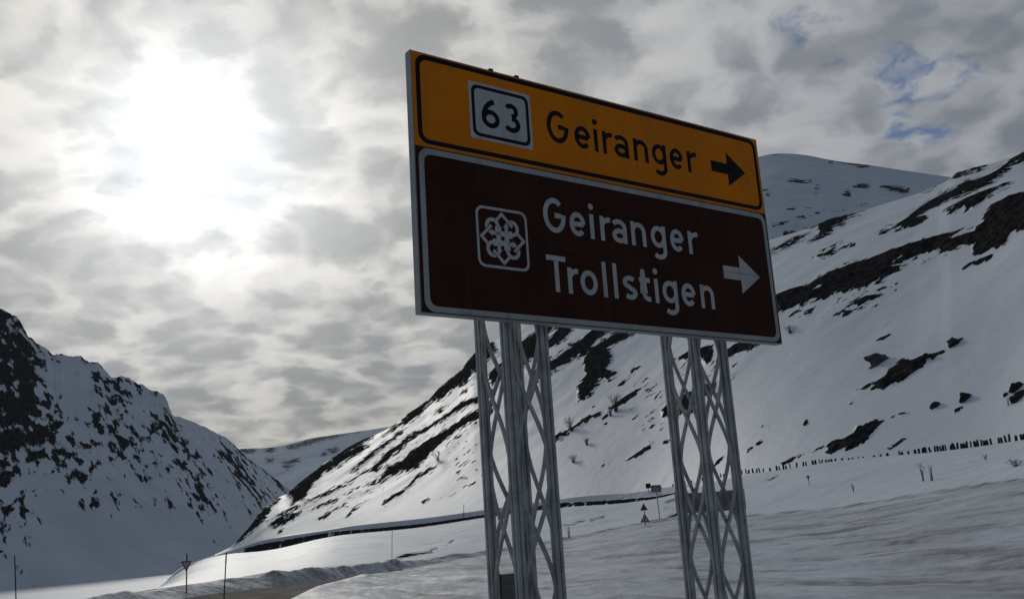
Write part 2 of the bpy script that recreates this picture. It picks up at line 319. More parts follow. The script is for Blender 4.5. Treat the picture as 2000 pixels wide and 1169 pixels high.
# bare ground patches: outlines read off the slope, laid on it in place
CR = {3: (450, 620, 3.896), 4: (450, 870, 3.91), 5: (1050, 620, 3.896), 6: (1050, 870, 3.91), 7: (1450, 280, 3.438), 8: (1450, 600, 3.438), 9: (900, 600, 3.896), 10: (0, 580, 3.896), 11: (0, 870, 3.91)}
def P_(c, *v):
    x0, y0, s = CR[c]; return [(x0+v[i]/s, y0+v[i+1]/s) for i in range(0, len(v), 2)]
PATCH = [
 P_(7, 200,1040, 400,975, 560,895, 750,815, 900,765, 1100,700, 1300,640, 1580,565, 1610,540, 1620,490, 1680,430, 1800,380, 2100,290, 2300,250, 2300,520, 1891,585, 1800,620, 1760,690, 1650,730, 1550,745, 1540,700, 1490,690, 1300,760, 1150,815, 1000,875, 900,940, 750,990, 600,1040, 450,1090, 200,1160),
 P_(7, 1480,830, 1510,790, 1600,755, 1680,740, 1640,785, 1540,820),
 P_(7, 895,625, 1000,585, 1070,520, 1100,480, 1160,430, 1250,370, 1400,290, 1500,235, 1560,230, 1650,200, 1720,160, 1800,105, 1891,62, 2300,-60, 2300,20, 1891,115, 1800,150, 1700,240, 1560,310, 1400,370, 1280,430, 1180,490, 1240,490, 1230,520, 1130,570, 1000,600),
 P_(7, 1350,460, 1450,410, 1600,340, 1760,290, 1830,285, 1750,330, 1640,390, 1560,455, 1450,470, 1380,485),
 P_(7, 1390,245, 1440,200, 1560,160, 1640,145, 1600,180, 1480,215, 1410,245), P_(7, 1200,338, 1300,288, 1260,318),
 P_(7, 440,660, 510,610, 500,570, 450,575, 560,520, 680,485, 830,455, 760,490, 700,530, 610,570, 590,595, 520,635),
 P_(7, 150,745, 300,670, 380,630, 460,605, 400,650, 300,700, 150,760), P_(7, 510,735, 670,652, 675,672, 600,707), P_(7, 475,770, 600,718, 755,685, 640,735, 580,768, 530,785),
 P_(7, 690,1100, 760,1055, 830,1022, 970,988, 930,1022, 860,1052, 830,1077, 770,1088), P_(7, 920,556, 1000,528, 960,553),
 P_(8, 755,560, 830,530, 960,470, 990,430, 1090,370, 1140,375, 1230,345, 1350,325, 1280,380, 1150,470, 1080,510, 990,540, 870,560, 900,535),
 P_(8, 230,1060, 400,990, 560,930, 580,905, 660,890, 740,850, 770,800, 810,802, 900,765, 960,765, 930,800, 860,880, 800,910, 650,970, 545,985, 580,950, 450,975, 330,1030),
 P_(8, 1005,757, 1060,722, 1130,722, 1080,748), P_(8, 870,982, 1000,930, 1060,888, 1170,853, 1110,892, 1030,932, 940,972),
 P_(8, 910,112, 980,93, 950,114), P_(8, 900,226, 990,188, 950,218), P_(8, 0,950, 60,938, 10,972), P_(8, 95,914, 132,903, 110,918), P_(8, 118,814, 150,796, 180,802), P_(8, 408,778, 430,762, 442,776),
 P_(8, 150,1155, 240,1122, 210,1145), P_(8, 1420,700, 1475,678, 1440,704), P_(8, 715,645, 750,630, 735,645),
 P_(5, -20,120, 80,70, 280,90, 200,180, 80,250, -60,330), P_(5, -40,420, 85,330, 170,280, 250,215, 330,170, 420,100, 610,105, 500,170, 390,240, 360,290, 250,350, 170,390, 100,450, -40,520),
 P_(5, 400,240, 520,170, 620,110, 760,120, 700,165, 600,220, 540,240, 570,290, 560,340, 520,385, 620,405, 540,470, 480,465, 450,520, 400,580, 350,615, 300,610, 305,510, 370,430, 360,400, 350,350, 370,270),
 P_(5, 60,950, 130,890, 240,840, 300,790, 390,735, 480,715, 485,745, 400,775, 320,825, 250,870, 170,930, 100,970), P_(5, 500,760, 520,700, 580,660, 640,610, 740,545, 780,540, 735,595, 650,640, 580,690),
 P_(5, 690,432, 720,385, 770,372, 730,412), P_(5, 608,507, 650,468, 642,497), P_(5, 665,1093, 740,1040, 830,990, 890,950, 850,1002, 760,1062), P_(5, 503,1127, 558,1092, 542,1117),
 P_(5, 940,710, 1010,660, 1130,590, 1220,560, 1210,710, 1100,750, 960,790), P_(5, 1050,320, 1110,280, 1300,230, 1330,240, 1340,330, 1290,400, 1250,350, 1100,330), P_(5, 1180,560, 1290,520, 1360,500, 1360,570, 1300,600, 1200,640),
 P_(5, 1400,300, 1500,230, 1600,205, 1690,210, 1620,260, 1500,310, 1420,350), P_(5, 1330,1100, 1365,1075, 1430,1050, 1420,1095, 1350,1125), P_(5, 1515,1042, 1560,1008, 1635,986, 1590,1017), P_(5, 1688,848, 1730,822, 1767,832), P_(5, 1668,957, 1712,942, 1700,955),
 P_(5, 398,673, 432,652, 425,668), P_(5, 848,838, 888,816, 875,834), P_(5, 778,883, 818,846, 805,875), P_(5, 893,872, 955,812, 930,862), P_(5, 412,868, 520,808, 480,835), P_(5, 955,955, 1005,935, 980,960),
 P_(4, 0,775, 30,745, 130,632, 220,512, 240,475, 300,442, 370,394, 388,402, 330,460, 290,520, 280,570, 180,650, 60,755),
 P_(4, 425,365, 560,255, 700,142, 850,60, 1000,-10, 1070,0, 940,90, 820,160, 720,210, 650,270, 600,340, 570,420, 460,470, 470,400),
 P_(4, 270,590, 420,508, 560,445, 700,365, 850,294, 960,225, 1060,165, 1300,15, 1340,15, 1100,162, 1000,213, 880,294, 720,380, 560,460, 480,505, 300,585),
 P_(4, 290,620, 330,580, 440,530, 540,505, 480,560, 410,600, 330,630), P_(4, 610,490, 740,423, 840,378, 760,432), P_(4, 680,547, 760,488, 890,423, 820,472, 720,547), P_(4, 878,547, 930,468, 1060,398, 980,457),
 P_(4, 868,362, 960,308, 990,303, 900,357), P_(4, 1010,300, 1140,236, 1200,140, 1330,90, 1420,30, 1450,-10, 1570,-10, 1500,80, 1380,190, 1350,200, 1370,150, 1300,190, 1200,244, 1060,294),
 P_(4, 1160,442, 1230,378, 1350,308, 1420,228, 1500,178, 1580,153, 1450,232, 1380,302, 1280,392, 1190,442), P_(4, 1458,438, 1500,398, 1522,404, 1490,437), P_(4, 1718,203, 1760,176, 1742,207), P_(4, 1728,262, 1770,226, 1802,240),
 P_(4, 1785,303, 1870,266, 1830,295), P_(4, 900,212, 1000,130, 1120,30, 1170,0, 1205,0, 1050,112, 960,182), P_(4, 365,655, 395,632, 390,655),
 P_(3, 640,1168, 900,975, 1000,925, 1100,893, 1080,930, 950,1010, 830,1090, 760,1168),
 P_(3, 1195,848, 1240,782, 1340,722, 1400,672, 1500,622, 1560,552, 1610,512, 1700,442, 1760,392, 1800,322, 1860,257, 1900,180, 1990,120, 1990,300, 1870,400, 1800,490, 1720,540, 1600,620, 1520,660, 1460,720, 1380,790, 1300,830, 1250,860, 1120,922, 1290,800, 1330,760),
 P_(3, 1528,732, 1580,688, 1652,652, 1600,712), P_(3, 1753,577, 1800,518, 1842,497, 1800,552),
 P_(3, 920,1168, 1100,1000, 1230,920, 1250,880, 1340,838, 1280,912, 1160,1004, 1060,1074, 960,1168),
 P_(3, 1040,1168, 1100,1100, 1200,1008, 1330,916, 1350,896, 1500,816, 1600,756, 1700,686, 1760,636, 1990,540, 1990,575, 1780,684, 1650,764, 1560,824, 1400,914, 1300,1004, 1180,1094, 1100,1168),
 P_(3, 1160,1168, 1280,1088, 1400,986, 1560,886, 1700,806, 1800,736, 1990,650, 1990,720, 1760,844, 1650,914, 1560,994, 1500,1064, 1400,1154, 1350,1168), P_(3, 1648,972, 1720,898, 1800,858, 1740,922),
 P_(9, 200,500, 290,420, 480,240, 560,195, 650,140, 850,150, 790,270, 720,240, 640,310, 560,370, 480,440, 380,520, 230,580), P_(9, 130,300, 240,250, 280,330, 190,400),
 P_(4, 1163,888, 1330,828, 1500,802, 1582,777, 1540,812, 1370,842, 1230,877), P_(4, 1630,765, 1700,715, 1690,735), P_(6, 190,606, 360,570, 360,576, 200,612), P_(6, 395,562, 510,536, 500,546, 400,567), P_(6, 960,560, 1080,505, 1090,525, 980,565),
 P_(6, 960,430, 1060,395, 1050,420, 990,438),
]
HOLES = [P_(7, 1005,838, 1250,755, 1540,680, 1540,692, 1260,772, 1010,842), P_(7, 1370,640, 1560,585, 1560,597, 1385,645), P_(7, 455,1000, 525,972, 515,985), P_(5, 95,300, 245,215, 240,235, 100,330), P_(5, 390,235, 500,150, 610,103, 500,172), P_(5, 80,120, 150,75, 90,150)]
ZONES = [(P_(7, 250,1180, 300,1090, 700,1010, 1000,900, 1080,930, 900,1100, 650,1180), -.30), (P_(5, 640,420, 1060,440, 1040,800, 800,900, 700,800), -.42), (P_(5, 1040,300, 1600,340, 1500,480, 1040,520), -.36), (P_(8, 1280,740, 1560,650, 1580,690, 1330,790), -.36),
         (P_(4, 600,560, 1100,180, 1400,180, 1000,460), -.42), (P_(4, 1500,470, 1950,150, 1950,330), -.46), (P_(3, 1000,1168, 1600,700, 1890,620, 1890,1168), -.45), (P_(6, 230,470, 720,440, 700,520, 240,560), -.33), (P_(6, 950,400, 1130,380, 1110,560, 930,560), -.28)]
def inside_dist(px, py, poly):
    poly = np.array(poly); ins = np.zeros(px.shape, bool); d2 = np.full(px.shape, 1e9)
    for (x0, y0), (x1, y1) in zip(poly, np.roll(poly, -1, 0)):
        c = ((y0 > py) != (y1 > py)); 
        with np.errstate(divide='ignore', invalid='ignore'):
            ins ^= c & (px < (x1-x0)*(py-y0)/(y1-y0)+x0)
        ex, ey = x1-x0, y1-y0; L2 = ex*ex+ey*ey+1e-9
        t_ = np.clip(((px-x0)*ex+(py-y0)*ey)/L2, 0, 1)
        d2 = np.minimum(d2, (px-x0-t_*ex)**2+(py-y0-t_*ey)**2)
    return np.where(ins, 1, -1)*np.sqrt(d2)
def rock_field(G_, patches, holes=(), zones=(), base=-1.0, width=9., off=-.2):
    px, py = project(G_.reshape(-1, 3)); f = np.full(px.shape, base)
    def sub(poly, m=14):
        a = np.array(poly); return np.where((px > a[:, 0].min()-m) & (px < a[:, 0].max()+m) & (py > a[:, 1].min()-m) & (py < a[:, 1].max()+m))[0]
    for poly, v in zones:
        s = sub(poly); 
        if len(s): d = inside_dist(px[s], py[s], poly); f[s] = np.maximum(f[s], base+(v-base)*np.clip(d/10+.5, 0, 1))
    for poly in patches:
        s = sub(poly)
        if len(s): d = inside_dist(px[s], py[s], poly); f[s] = np.maximum(f[s], np.clip((d+off)/width, -1, 1))
    for poly in holes:
        s = sub(poly)
        if len(s): d = inside_dist(px[s], py[s], poly); f[s] = np.minimum(f[s], np.clip(-(d+1)/width, -1, 1))
    return f.reshape(G_.shape[:2])

K = 1.5                                           # foreground distances
G0 = lineH([(-500, 7, 0), (2500, 7, 0)])
G1 = lineH([(-500, 20, -.2), (0, 24, -.1), (1000, 27, 0), (1600, 27, .0), (2000, 26, .05), (2500, 24, .2)])
BASE = [(-500, 1345, 21), (0, 1240, 28), (200, 1200, 32), (350, 1168, 37), (450, 1154, 40), (552, 1144, 42), (655, 1130, 46), (770, 1113, 52), (950, 1082, 60), (1100, 1055, 66), (1180, 1039, 68), (1255, 1022, 70), (1320, 1010, 70), (1460, 1009, 64), (1620, 996, 56), (1760, 975, 51), (2000, 937, 45), (2500, 868, 38)]
G2 = line([(x, y, r*K) for x, y, r in BASE], 8, None, 30)
RN = line([(-500, 1460, 15*K), (0, 1310, 19*K), (450, 1232, 25*K), (560, 1172, 30*K), (620, 1143, 38.5*K), (700, 1123, 46.5*K), (785, 1113.5, 52*K), (950, 1085, 58.5*K), (1100, 1057.5, 65*K), (1255, 1024, 69*K), (1320, 1012.5, 69*K), (1460, 1012, 63*K), (1620, 999, 55*K), (1760, 978.5, 50*K), (2000, 941, 44*K), (2500, 873, 37*K)], 3)
TOPY = [(-500, 1300), (0, 1203), (174, 1168), (243, 1158), (320, 1145), (396, 1136), (465, 1126), (540, 1119), (629, 1105), (706, 1101), (770, 1096), (834, 1090), (949, 1075), (1100, 1049), (1180, 1034), (1255, 1018), (1320, 1006), (1460, 1005), (1620, 991), (1760, 969), (2000, 931), (2500, 862)]
ba = np.array(BASE)
def r2(x): return float(np.interp(x, ba[:, 0], ba[:, 2]))*K
G3 = line([(x, y, r2(x)+np.interp(x, [0, 900, 1300], [2.6, 2.4, 1.6])) for x, y in TOPY], 9, None, 30)
G3b = G3 + (G3-G0)/np.linalg.norm((G3-G0)[:, :2], axis=1)[:, None]*3.0; G3b[:, 2] = G3[:, 2]-.12
L3T = [(475, 1077, 420), (496, 1080, 410), (547, 1072, 385), (588, 1059, 368), (655, 1044, 340), (757, 1036, 305), (834, 1028, 280), (949, 1009, 250), (1111, 988, 218), (1203, 984, 203), (1300, 972, 188), (1345, 955, 178), (1400, 940, 165), (1450, 930, 150), (1619, 905, 130), (1816, 886, 118), (2000, 862, 108), (2500, 795, 90)]
def zof(x, y, r): return float(at(np.array([float(x)]), np.array([float(y)]), np.array([float(r)]))[0, 2])
LEFT = [(-500, 140, -9.5), (100, 170, -9.5), (250, 230, -9.0), (310, 330, -8.2), (345, 380, zof(345, 1109, 380)), (394, 410, zof(394, 1094, 410)), (435, 420, zof(435, 1078, 420))]
def yof(x, r, z):
    P = at(np.array([float(x)]), np.array([1000.]), np.array([float(r)])); P[:, 2] = z; return float(project(P)[1][0])
L3 = line([(x, yof(x, r, z), r) for x, r, z in LEFT]+L3T, 13, None, 30)
l3x = [a[0] for a in LEFT+L3T]; l3r = [a[1] for a in LEFT]+[a[2] for a in L3T]
def r3(x): return float(np.interp(x, l3x, l3r))
L4Y = [(475, 1074), (483, 1066), (552, 1054), (644, 1038), (731, 1031), (834, 1021), (949, 1004), (1096, 980), (1152, 979), (1229, 973), (1300, 967), (1345, 952), (1400, 938), (1450, 928), (1619, 903), (1816, 884), (2000, 860), (2500, 793)]
L4 = line([(x, yof(x, r+1.5, z+.1), r+1.5) for x, r, z in LEFT]+[(x, y, r3(x)+1.5) for x, y in L4Y], 7, None, 30)
L5Y = [(475, 1071), (483, 1060), (552, 1047), (644, 1034), (680, 1027), (834, 1011), (949, 995), (1096, 974), (1152, 967), (1229, 963), (1290, 954), (1345, 943), (1400, 933), (1450, 925), (1506, 920), (1563, 911), (1619, 901), (1689, 893), (1745, 889), (1816, 883), (1900, 873), (2000, 858), (2500, 790)]
L5 = line([(x, yof(x, r+2.2, z+.2), r+2.2) for x, r, z in LEFT]+[(x, y, r3(x)+2.2) for x, y in L5Y], 7, None, 30)
out_ = L5[:, :2]/np.linalg.norm(L5[:, :2], axis=1)[:, None]
L6 = L5.copy(); L6[:, :2] += out_*np.interp(XS, [300, 475], [40, 8])[:, None]; L6[:, 2] += smooth1(np.interp(XS, [420, 500], [-8, .3]), 12)
CREST = [(420, 1082, 440), (450, 1068, 455), (458, 1062, 460), (483, 1034, 480), (509, 998, 505), (545, 970, 540), (560, 964, 555), (629, 907, 610), (706, 862, 640), (758, 836, 660), (835, 784, 685), (861, 753, 688), (899, 723, 688), (927, 688, 685), (1000, 645, 670), (1100, 600, 640), (1200, 562, 590), (1300, 530, 540), (1400, 500, 490), (1500, 470, 450), (1600, 440, 415), (1691, 411, 390), (1799, 376, 360), (1845, 356, 350), (1866, 342, 346), (1900, 330, 340), (1950, 315, 325), (2000, 299, 310), (2250, 240, 280), (2500, 215, 265)]
hx = XS[XS >= 420]; hm = XS >= 420
L8 = line(CREST, 1, hx)
L6h = L6[hm]
Lm = L6h*.5+L8*.5; Lm[:, 2] += .035*np.linalg.norm(L8-L6h, axis=1)
L9 = L8.copy(); L9[:, :2] *= 1.25; L9[:, 2] -= 12; L10 = L8.copy(); L10[:, :2] *= 1.9; L10[:, 2] -= 90

# ground and road
gnd = loft([G0, G1, RN], [40, 300])
gx, gy = gnd[..., 0], gnd[..., 1]
ca, sa = math.cos(math.radians(126)), math.sin(math.radians(126))
ua, va = gx*ca+gy*sa, -gx*sa+gy*ca
rowt = np.concatenate([np.zeros(41), np.linspace(0, 1, 300)])
amp_ = np.clip((np.concatenate([np.linspace(0, 1, 41), np.ones(300)])), 0, 1)*np.clip((1-rowt)*12, 0, 1)
relief = .15*fbm(ua/5., va/1.6, 0, 4)+.06*fbm(ua/1.2, va/.7, 3, 3)+.20*fbm(gx/9., gy/9., 9, 3)
relief += .10*np.clip(fbm(ua/14., va/1.1, 5, 3)*2-.3, 0, 1)
gnd[..., 2] += relief*amp_[:, None]
grid_obj('ground', gnd, M_ground)
near = MB(); ring = [tuple(p) for p in G0]; 
ext = [(80, 0, -.05), (80, -80, -.05), (-80, -80, -.05), (-80, 0, -.05)]
o_ = len(ring); near.v = [(p[0], p[1], 0) for p in ring]+[(60, 40, -.3), (80, -80, -.3), (-80, -80, -.3), (-60, 25, -.6)]
near.f = [tuple(range(o_))[::-1]+()]
near.f = [tuple(list(range(o_-1, -1, -1))+[o_+3, o_+2, o_+1, o_])]
o = near.build('ground_behind', M_ground); tag(o, kind='structure')
i0 = int(np.searchsorted(XS, 786))
rd = loft([RN, G2], [14])
grid_obj('road', rd[:, :i0+1], M_road)
edge = rd[:, i0:].copy(); grid_obj('road_shoulder', edge, M_ground)
bk = loft([G2, G3, G3b], [14, 6])
bx, by = bk[..., 0], bk[..., 1]
ba_ = np.concatenate([np.linspace(0, 1, 15), np.linspace(1, .15, 7)[1:]])[:, None]*np.interp(XS, [0, 900, 1300, 2500], [1, 1, .5, .5])[None]
bk[..., 2] += ba_*(.30*fbm(bx/4., by/4., 1, 4)+.14*fbm(bx/1.2, by/1.2, 4, 3))
bk[-1, :, 2] = G3b[:, 2]-.1
grid_obj('snow_bank', bk, M_bank)
sl = loft([G3b, L3, L4, L5], [120, 8, 8])
sxx, syy = sl[..., 0], sl[..., 1]
tt = np.concatenate([np.linspace(0, 1, 121), np.ones(16)])
sl[..., 2] += np.clip(np.minimum(tt*6, (1-tt)*6), 0, 1)[:, None]*(.5*fbm(sxx/22., syy/22., 2, 4)+.12*fbm(sxx/5., syy/5., 6, 3))
rf = rock_field(sl, PATCH, HOLES, ZONES)
bandx = np.interp(XS, [470, 482, 640, 650, 658, 668, 1050, 1080, 1100, 1320, 1345], [-1, .7, .6, .2, .2, .9, .9, .1, .8, .8, -1])
bandx = np.where(bandx > -.9, bandx+.9*fbm(XS/16., XS*0+1.7, 0, 3)-.12, bandx)
for i in range(-17, 0):
    kx = i+17                                     # rows 0..8 = earth cut below the snow wall
    prof = (-.05 if kx == 0 else .40) if kx <= 7 else (.0 if kx == 8 else -1)
    rf[i] = np.maximum(rf[i] if kx < 9 else -1, np.minimum(bandx, prof))
for q_, v_ in ((-18, -.25), (-19, -.45), (-20, -.6)): rf[q_] = np.maximum(rf[q_], np.where(bandx > 0, v_, -1))
grid_obj('snow_slope', sl, M_slope, rf)
ur = loft([L5, L6], [6]); grid_obj('upper_road', ur, M_slope, np.full(ur.shape[:2], -1.0))

# hillside
hl = loft([L6h, Lm, L8, L9, L10], [170, 170, 12, 12])
rock_h = rock_field(hl, PATCH, HOLES, ZONES)
rock_h[-24:] = -.2
tt = np.concatenate([np.linspace(0, 1, 341), np.ones(24)])
win = np.clip(np.minimum(tt*5, .25+(1-tt)*4), 0, 1)[:, None]*np.interp(hx, [420, 520], [0, 1])[None]
X_, Y_ = hl[..., 0], hl[..., 1]
hl[..., 2] += win*(2.2*fbm(X_/60., Y_/60., 3, 4)+.3*fbm(X_/12., Y_/12., 8, 3))
hl[..., 2] += np.clip(rock_h+.2, 0, 1)*(.9+1.3*fbm(X_/5., Y_/5., 2, 4))*np.interp(tt, [0, .05, 1], [0, .6, 1])[:, None]
grid_obj('hillside', hl, M_hill, rock_h)

# far hill behind the sign
fx_ = np.arange(900, 2500, 6.)
FC = [(900, 800, 980), (1000, 700, 980), (1100, 600, 980), (1200, 505, 980), (1300, 415, 985), (1400, 340, 990), (1480, 304, 1000), (1530, 298, 1000), (1580, 303, 1000), (1640, 317, 990), (1700, 322, 980), (1760, 333, 970), (1850, 346, 950), (2000, 360, 930), (2500, 420, 900)]
C1 = line([(a, b, c*1.75) for a, b, c in FC], 4, fx_); C0 = C1.copy(); C0[:, :2] *= .3; C0[:, 2] = 40; Cm = C0*.45+C1*.55; Cm[:, 2] += 22
C2 = C1.copy(); C2[:, :2] *= 1.6; C2[:, 2] -= 60
fh = loft([C0, Cm, C1, C2], [70, 110, 14])
FP = [P_(7, 310,262, 440,258, 470,268, 380,274), P_(7, 740,296, 800,275, 850,278, 825,303), P_(7, 930,288, 1000,283, 1060,300, 1120,308, 1085,337, 1010,315), P_(7, 685,330, 715,322, 722,336), P_(7, 640,118, 720,128, 850,150, 830,162, 700,140), P_(7, 280,447, 355,428, 330,446),
      P_(7, 370,527, 420,500, 510,488, 440,516), P_(7, 215,583, 310,552, 280,576), P_(7, 280,630, 345,616, 300,634), P_(7, 490,465, 530,458, 510,468), P_(7, 120,68, 260,58, 200,70), P_(7, 145,325, 185,320, 165,338), P_(7, 580,120, 620,122, 600,130), P_(7, 780,405, 830,400, 800,410), P_(7, 490,305, 512,298, 505,312)]
rk = rock_field(fh, FP, (), [(P_(7, 200,400, 700,400, 700,640, 200,640), -.55)], -1.0, 7., .6)
Xf, Yf = fh[..., 0], fh[..., 1]
fh[..., 2] += np.concatenate([np.ones(70), np.linspace(1, .25, 111), np.full(14, .25)])[:, None]*9*fbm(Xf/120., Yf/120., 1, 4)
grid_obj('far_hill', fh, M_far, rk)

# left mountain
mx = np.concatenate([np.arange(-700, -40, 14.), np.arange(-40, 700, 2.6)])
MC = [(-700, 380, 1500), (-300, 470, 1450), (-100, 570, 1400), (0, 606, 1380), (38, 628, 1370), (55, 655, 1365), (80, 675, 1360), (103, 686, 1350), (150, 692, 1350), (175, 703, 1350), (192, 705, 1345), (215, 733, 1340), (232, 734, 1340), (262, 744, 1340), (290, 753, 1335), (318, 764, 1330), (327, 778, 1325), (337, 805, 1330), (365, 817, 1350), (400, 832, 1400), (440, 852, 1450), (458, 866, 1480), (472, 885, 1500), (500, 905, 1560), (560, 950, 1700), (640, 1010, 1900), (700, 1050, 2000)]
mc_ = np.array(MC); cx_ = np.arange(-700, 701, 3.)
cy_ = np.interp(cx_, mc_[:, 0], mc_[:, 1])+np.interp(cx_, [300, 345, 360, 460, 500], [1, 1, .25, .35, .1])*(6.*fbm(cx_/17., cx_*0+3.3, 0, 3)+3.*fbm(cx_/5., cx_*0+8.1, 0, 2))
MC = list(zip(cx_, cy_, np.interp(cx_, [-700, 0, 330, 470, 560, 700], [770, 770, 830, 1010, 1190, 1500])))
B1 = line(MC, 0, mx)
SH = lineH([(-700, 440, -8.6), (0, 470, -8.6), (330, 560, -8.6), (480, 700, -8.6), (700, 1000, -8.6)], 4, mx)
BA = line([(-700, 1150, 470), (0, 1088, 498), (330, 1060, 600), (470, 1040, 745), (560, 1030, 880), (700, 1052, 1130)], 6, mx)
BB = line([(-700, 850, 580), (0, 905, 580), (150, 930, 602), (330, 950, 682), (470, 965, 835), (560, 985, 995), (700, 1051, 1300)], 10, mx)
B2 = B1.copy(); B2[:, :2] *= 1.5; B2[:, 2] -= 30; B3 = B1.copy(); B3[:, :2] *= 2.2; B3[:, 2] = -5
mt = loft([SH, BA, BB, B1, B2, B3], [40, 90, 170, 14, 10])
Xm, Ym, Zm = mt[..., 0], mt[..., 1], mt[..., 2]
pmx, pmy = project(mt.reshape(-1, 3)); pmx = pmx.reshape(mt.shape[:2]); pmy = pmy.reshape(mt.shape[:2])
ctl = np.array([  # x, y, spread, how much bare rock shows
 (20, 640, 45, .25), (45, 700, 40, .42), (30, 770, 45, .38), (60, 840, 30, .45), (10, 860, 40, .35), (40, 910, 45, .18), (30, 970, 45, .08), (20, 1020, 30, -.05), (130, 730, 35, -.95), (100, 700, 16, .1), (95, 770, 18, .05), (175, 700, 12, .2), (205, 750, 22, .16), (190, 765, 30, .1), (110, 790, 22, .12), (130, 830, 30, -.9), (170, 810, 25, -.3), (215, 795, 22, .16), (240, 830, 22, .15),
 (200, 850, 30, .05), (270, 760, 25, .1), (270, 800, 20, -.45), (300, 800, 12, -.6), (327, 800, 12, .42), (320, 835, 22, .32), (345, 890, 22, .40), (140, 890, 22, .38), (165, 893, 14, .42), (230, 893, 22, .4), (280, 870, 30, .0), (300, 900, 26, .12), (110, 900, 20, -.5), (200, 930, 40, -.02), (150, 940, 30, -.1), (240, 975, 35, .12), (290, 985, 30, .1), (180, 975, 30, -.3), (100, 950, 30, -.3), (370, 940, 30, .08), (390, 985, 28, .30), (345, 995, 18, .25),
 (410, 850, 35, -.85), (420, 930, 40, -.05), (450, 880, 25, .02), (470, 930, 40, .05), (450, 980, 40, .05), (520, 960, 50, -.1), (130, 1030, 60, -1.0), (250, 1040, 80, -1.1), (400, 1040, 60, -.9), (85, 1065, 16, .05), (125, 1098, 16, .30), (178, 1078, 14, .28), (190, 1098, 10, .15), (60, 1110, 40, -1.), (250, 1100, 60, -1.1), (-100, 800, 150, .2)])
wt = 0; sv = 0
for x_, y_, s_, v_ in ctl:
    g_ = np.exp(-.5*(((pmx-x_)/s_)**2+((pmy-y_)/s_)**2)); wt = wt+g_; sv = sv+g_*v_
rm = (sv-.75*.04)/(wt+.04)
rm = np.clip(rm, -1.2, .6)*.92-.13+.30*np.clip((95-pmx)/50, 0, 1)*np.clip((885-pmy)/25, 0, 1)*np.clip((pmy-600)/20, 0, 1)
wr = np.concatenate([np.linspace(0, .3, 41), np.linspace(.3, 1, 91)[1:], np.linspace(1, .22, 171)[1:], np.full(24, .25)])[:, None]
dirn = mt[..., :2]/np.linalg.norm(mt[..., :2], axis=-1, keepdims=True)
push = wr*(13*fbm(Xm/140., Ym*0, Zm/500., 3, .5, True)+4*fbm(Xm/30.+Zm/80., Ym*0, Zm*0, 3, .5, True)+2*fbm(Xm/16., Ym/60., Zm/60., 4)*np.clip(rm+.5, 0, 1))
mt[..., :2] -= dirn*push[..., None]
mt[..., 2] += wr*2*fbm(Xm/70., Ym/70., 5, 4)
mt[..., 2] += np.concatenate([np.zeros(41), np.linspace(0, 1, 260), np.ones(24)])[:, None]*np.clip(rm+.75, .1, 1.1)*(2.6*fbm(Xm/6., Ym/30., 2, 4)+3.0*fbm(Xm/22., Ym/60., 7, 3))
grid_obj('left_mountain', mt, M_mount, rm)

# hill closing the valley
vx = np.arange(380, 1000, 5.)
V1 = line([(380, 885, 4200), (470, 874, 4200), (520, 873, 4200), (560, 868, 4200), (600, 856, 4200), (650, 849, 4200), (700, 842, 4200), (750, 834, 4200), (850, 824, 4200), (1000, 815, 4200)], 2, vx)
V0 = V1.copy(); V0[:, :2] *= .38; V0[:, 2] = -9; Vm = V0*.4+V1*.6; Vm[:, 2] -= 40; V2 = V1.copy(); V2[:, :2] *= 1.6; V2[:, 2] -= 150
vh = loft([V0, Vm, V1, V2], [40, 70, 8])
Xv, Yv = vh[..., 0], vh[..., 1]
VP = [P_(3, 440,975, 600,940, 700,905, 880,875, 880,882, 700,918, 560,960, 450,982), P_(3, 900,870, 990,855, 960,866), P_(3, 90,1002, 180,1005, 120,1012), P_(3, 270,995, 330,990, 300,1000), P_(3, 280,1075, 320,1072, 300,1080), P_(3, 400,1090, 520,1085, 440,1098), P_(3, 410,1125, 460,1120, 430,1130), P_(3, 700,1042, 730,1038, 715,1046), P_(3, 760,1015, 810,1010, 780,1020)]
rv = rock_field(vh, VP, (), (), -.9, 9., 2.5)
vh[..., 2] += np.concatenate([np.ones(41), np.linspace(1, .15, 70), np.full(8, .15)])[:, None]*45*fbm(Xv/500., Yv/500., 2, 4)
grid_obj('valley_hill', vh, M_far, rv)

# frozen lake, one sheet to the horizon
lk = MB(); lk.add([(-9000, -2000, -8.2), (9000, -2000, -8.2), (9000, 12000, -8.2), (-9000, 12000, -8.2)], [(0, 1, 2, 3)])
tag(lk.build('frozen_lake', M_lake), kind='structure')

# thin cold air between the camera and the far slopes
def build_haze():
    mh = bpy.data.materials.new('cold_air'); mh.use_nodes = True; th = NT(mh.node_tree); th.n.clear()
    vo = th.node('ShaderNodeOutputMaterial'); pv = th.node('ShaderNodeVolumePrincipled'); pv.inputs['Color'].default_value = (.70, .82, 1.0, 1); pv.inputs['Density'].default_value = .00006
    th.l.new(pv.outputs[0], vo.inputs['Volume'])
    hz = MB(); hz.box((0, 5000, 495), (9100, 0, 0), (0, 7100, 0), (0, 0, 505)); tag(hz.build('haze', mh), kind='stuff')

# ------------------------------------------------------------------ placing on the terrain
bpy.context.view_layer.update(); DG = bpy.context.evaluated_depsgraph_get()
def ground_at(x, y):                              # first terrain point seen in that direction
    d = ray(np.array(float(x)), np.array(float(y))); d = Vector(d).normalized()
    ok, loc, nrm, idx_, ob, mw = SC.ray_cast(DG, Vector((0, 0, EYE)), d)
    return np.array(loc) if ok else None
def drop(x, y):                                   # terrain height under a point
    ok, loc, nrm, idx_, ob, mw = SC.ray_cast(DG, Vector((x, y, 900)), Vector((0, 0, -1)))
    return float(loc.z) if ok else 0.0

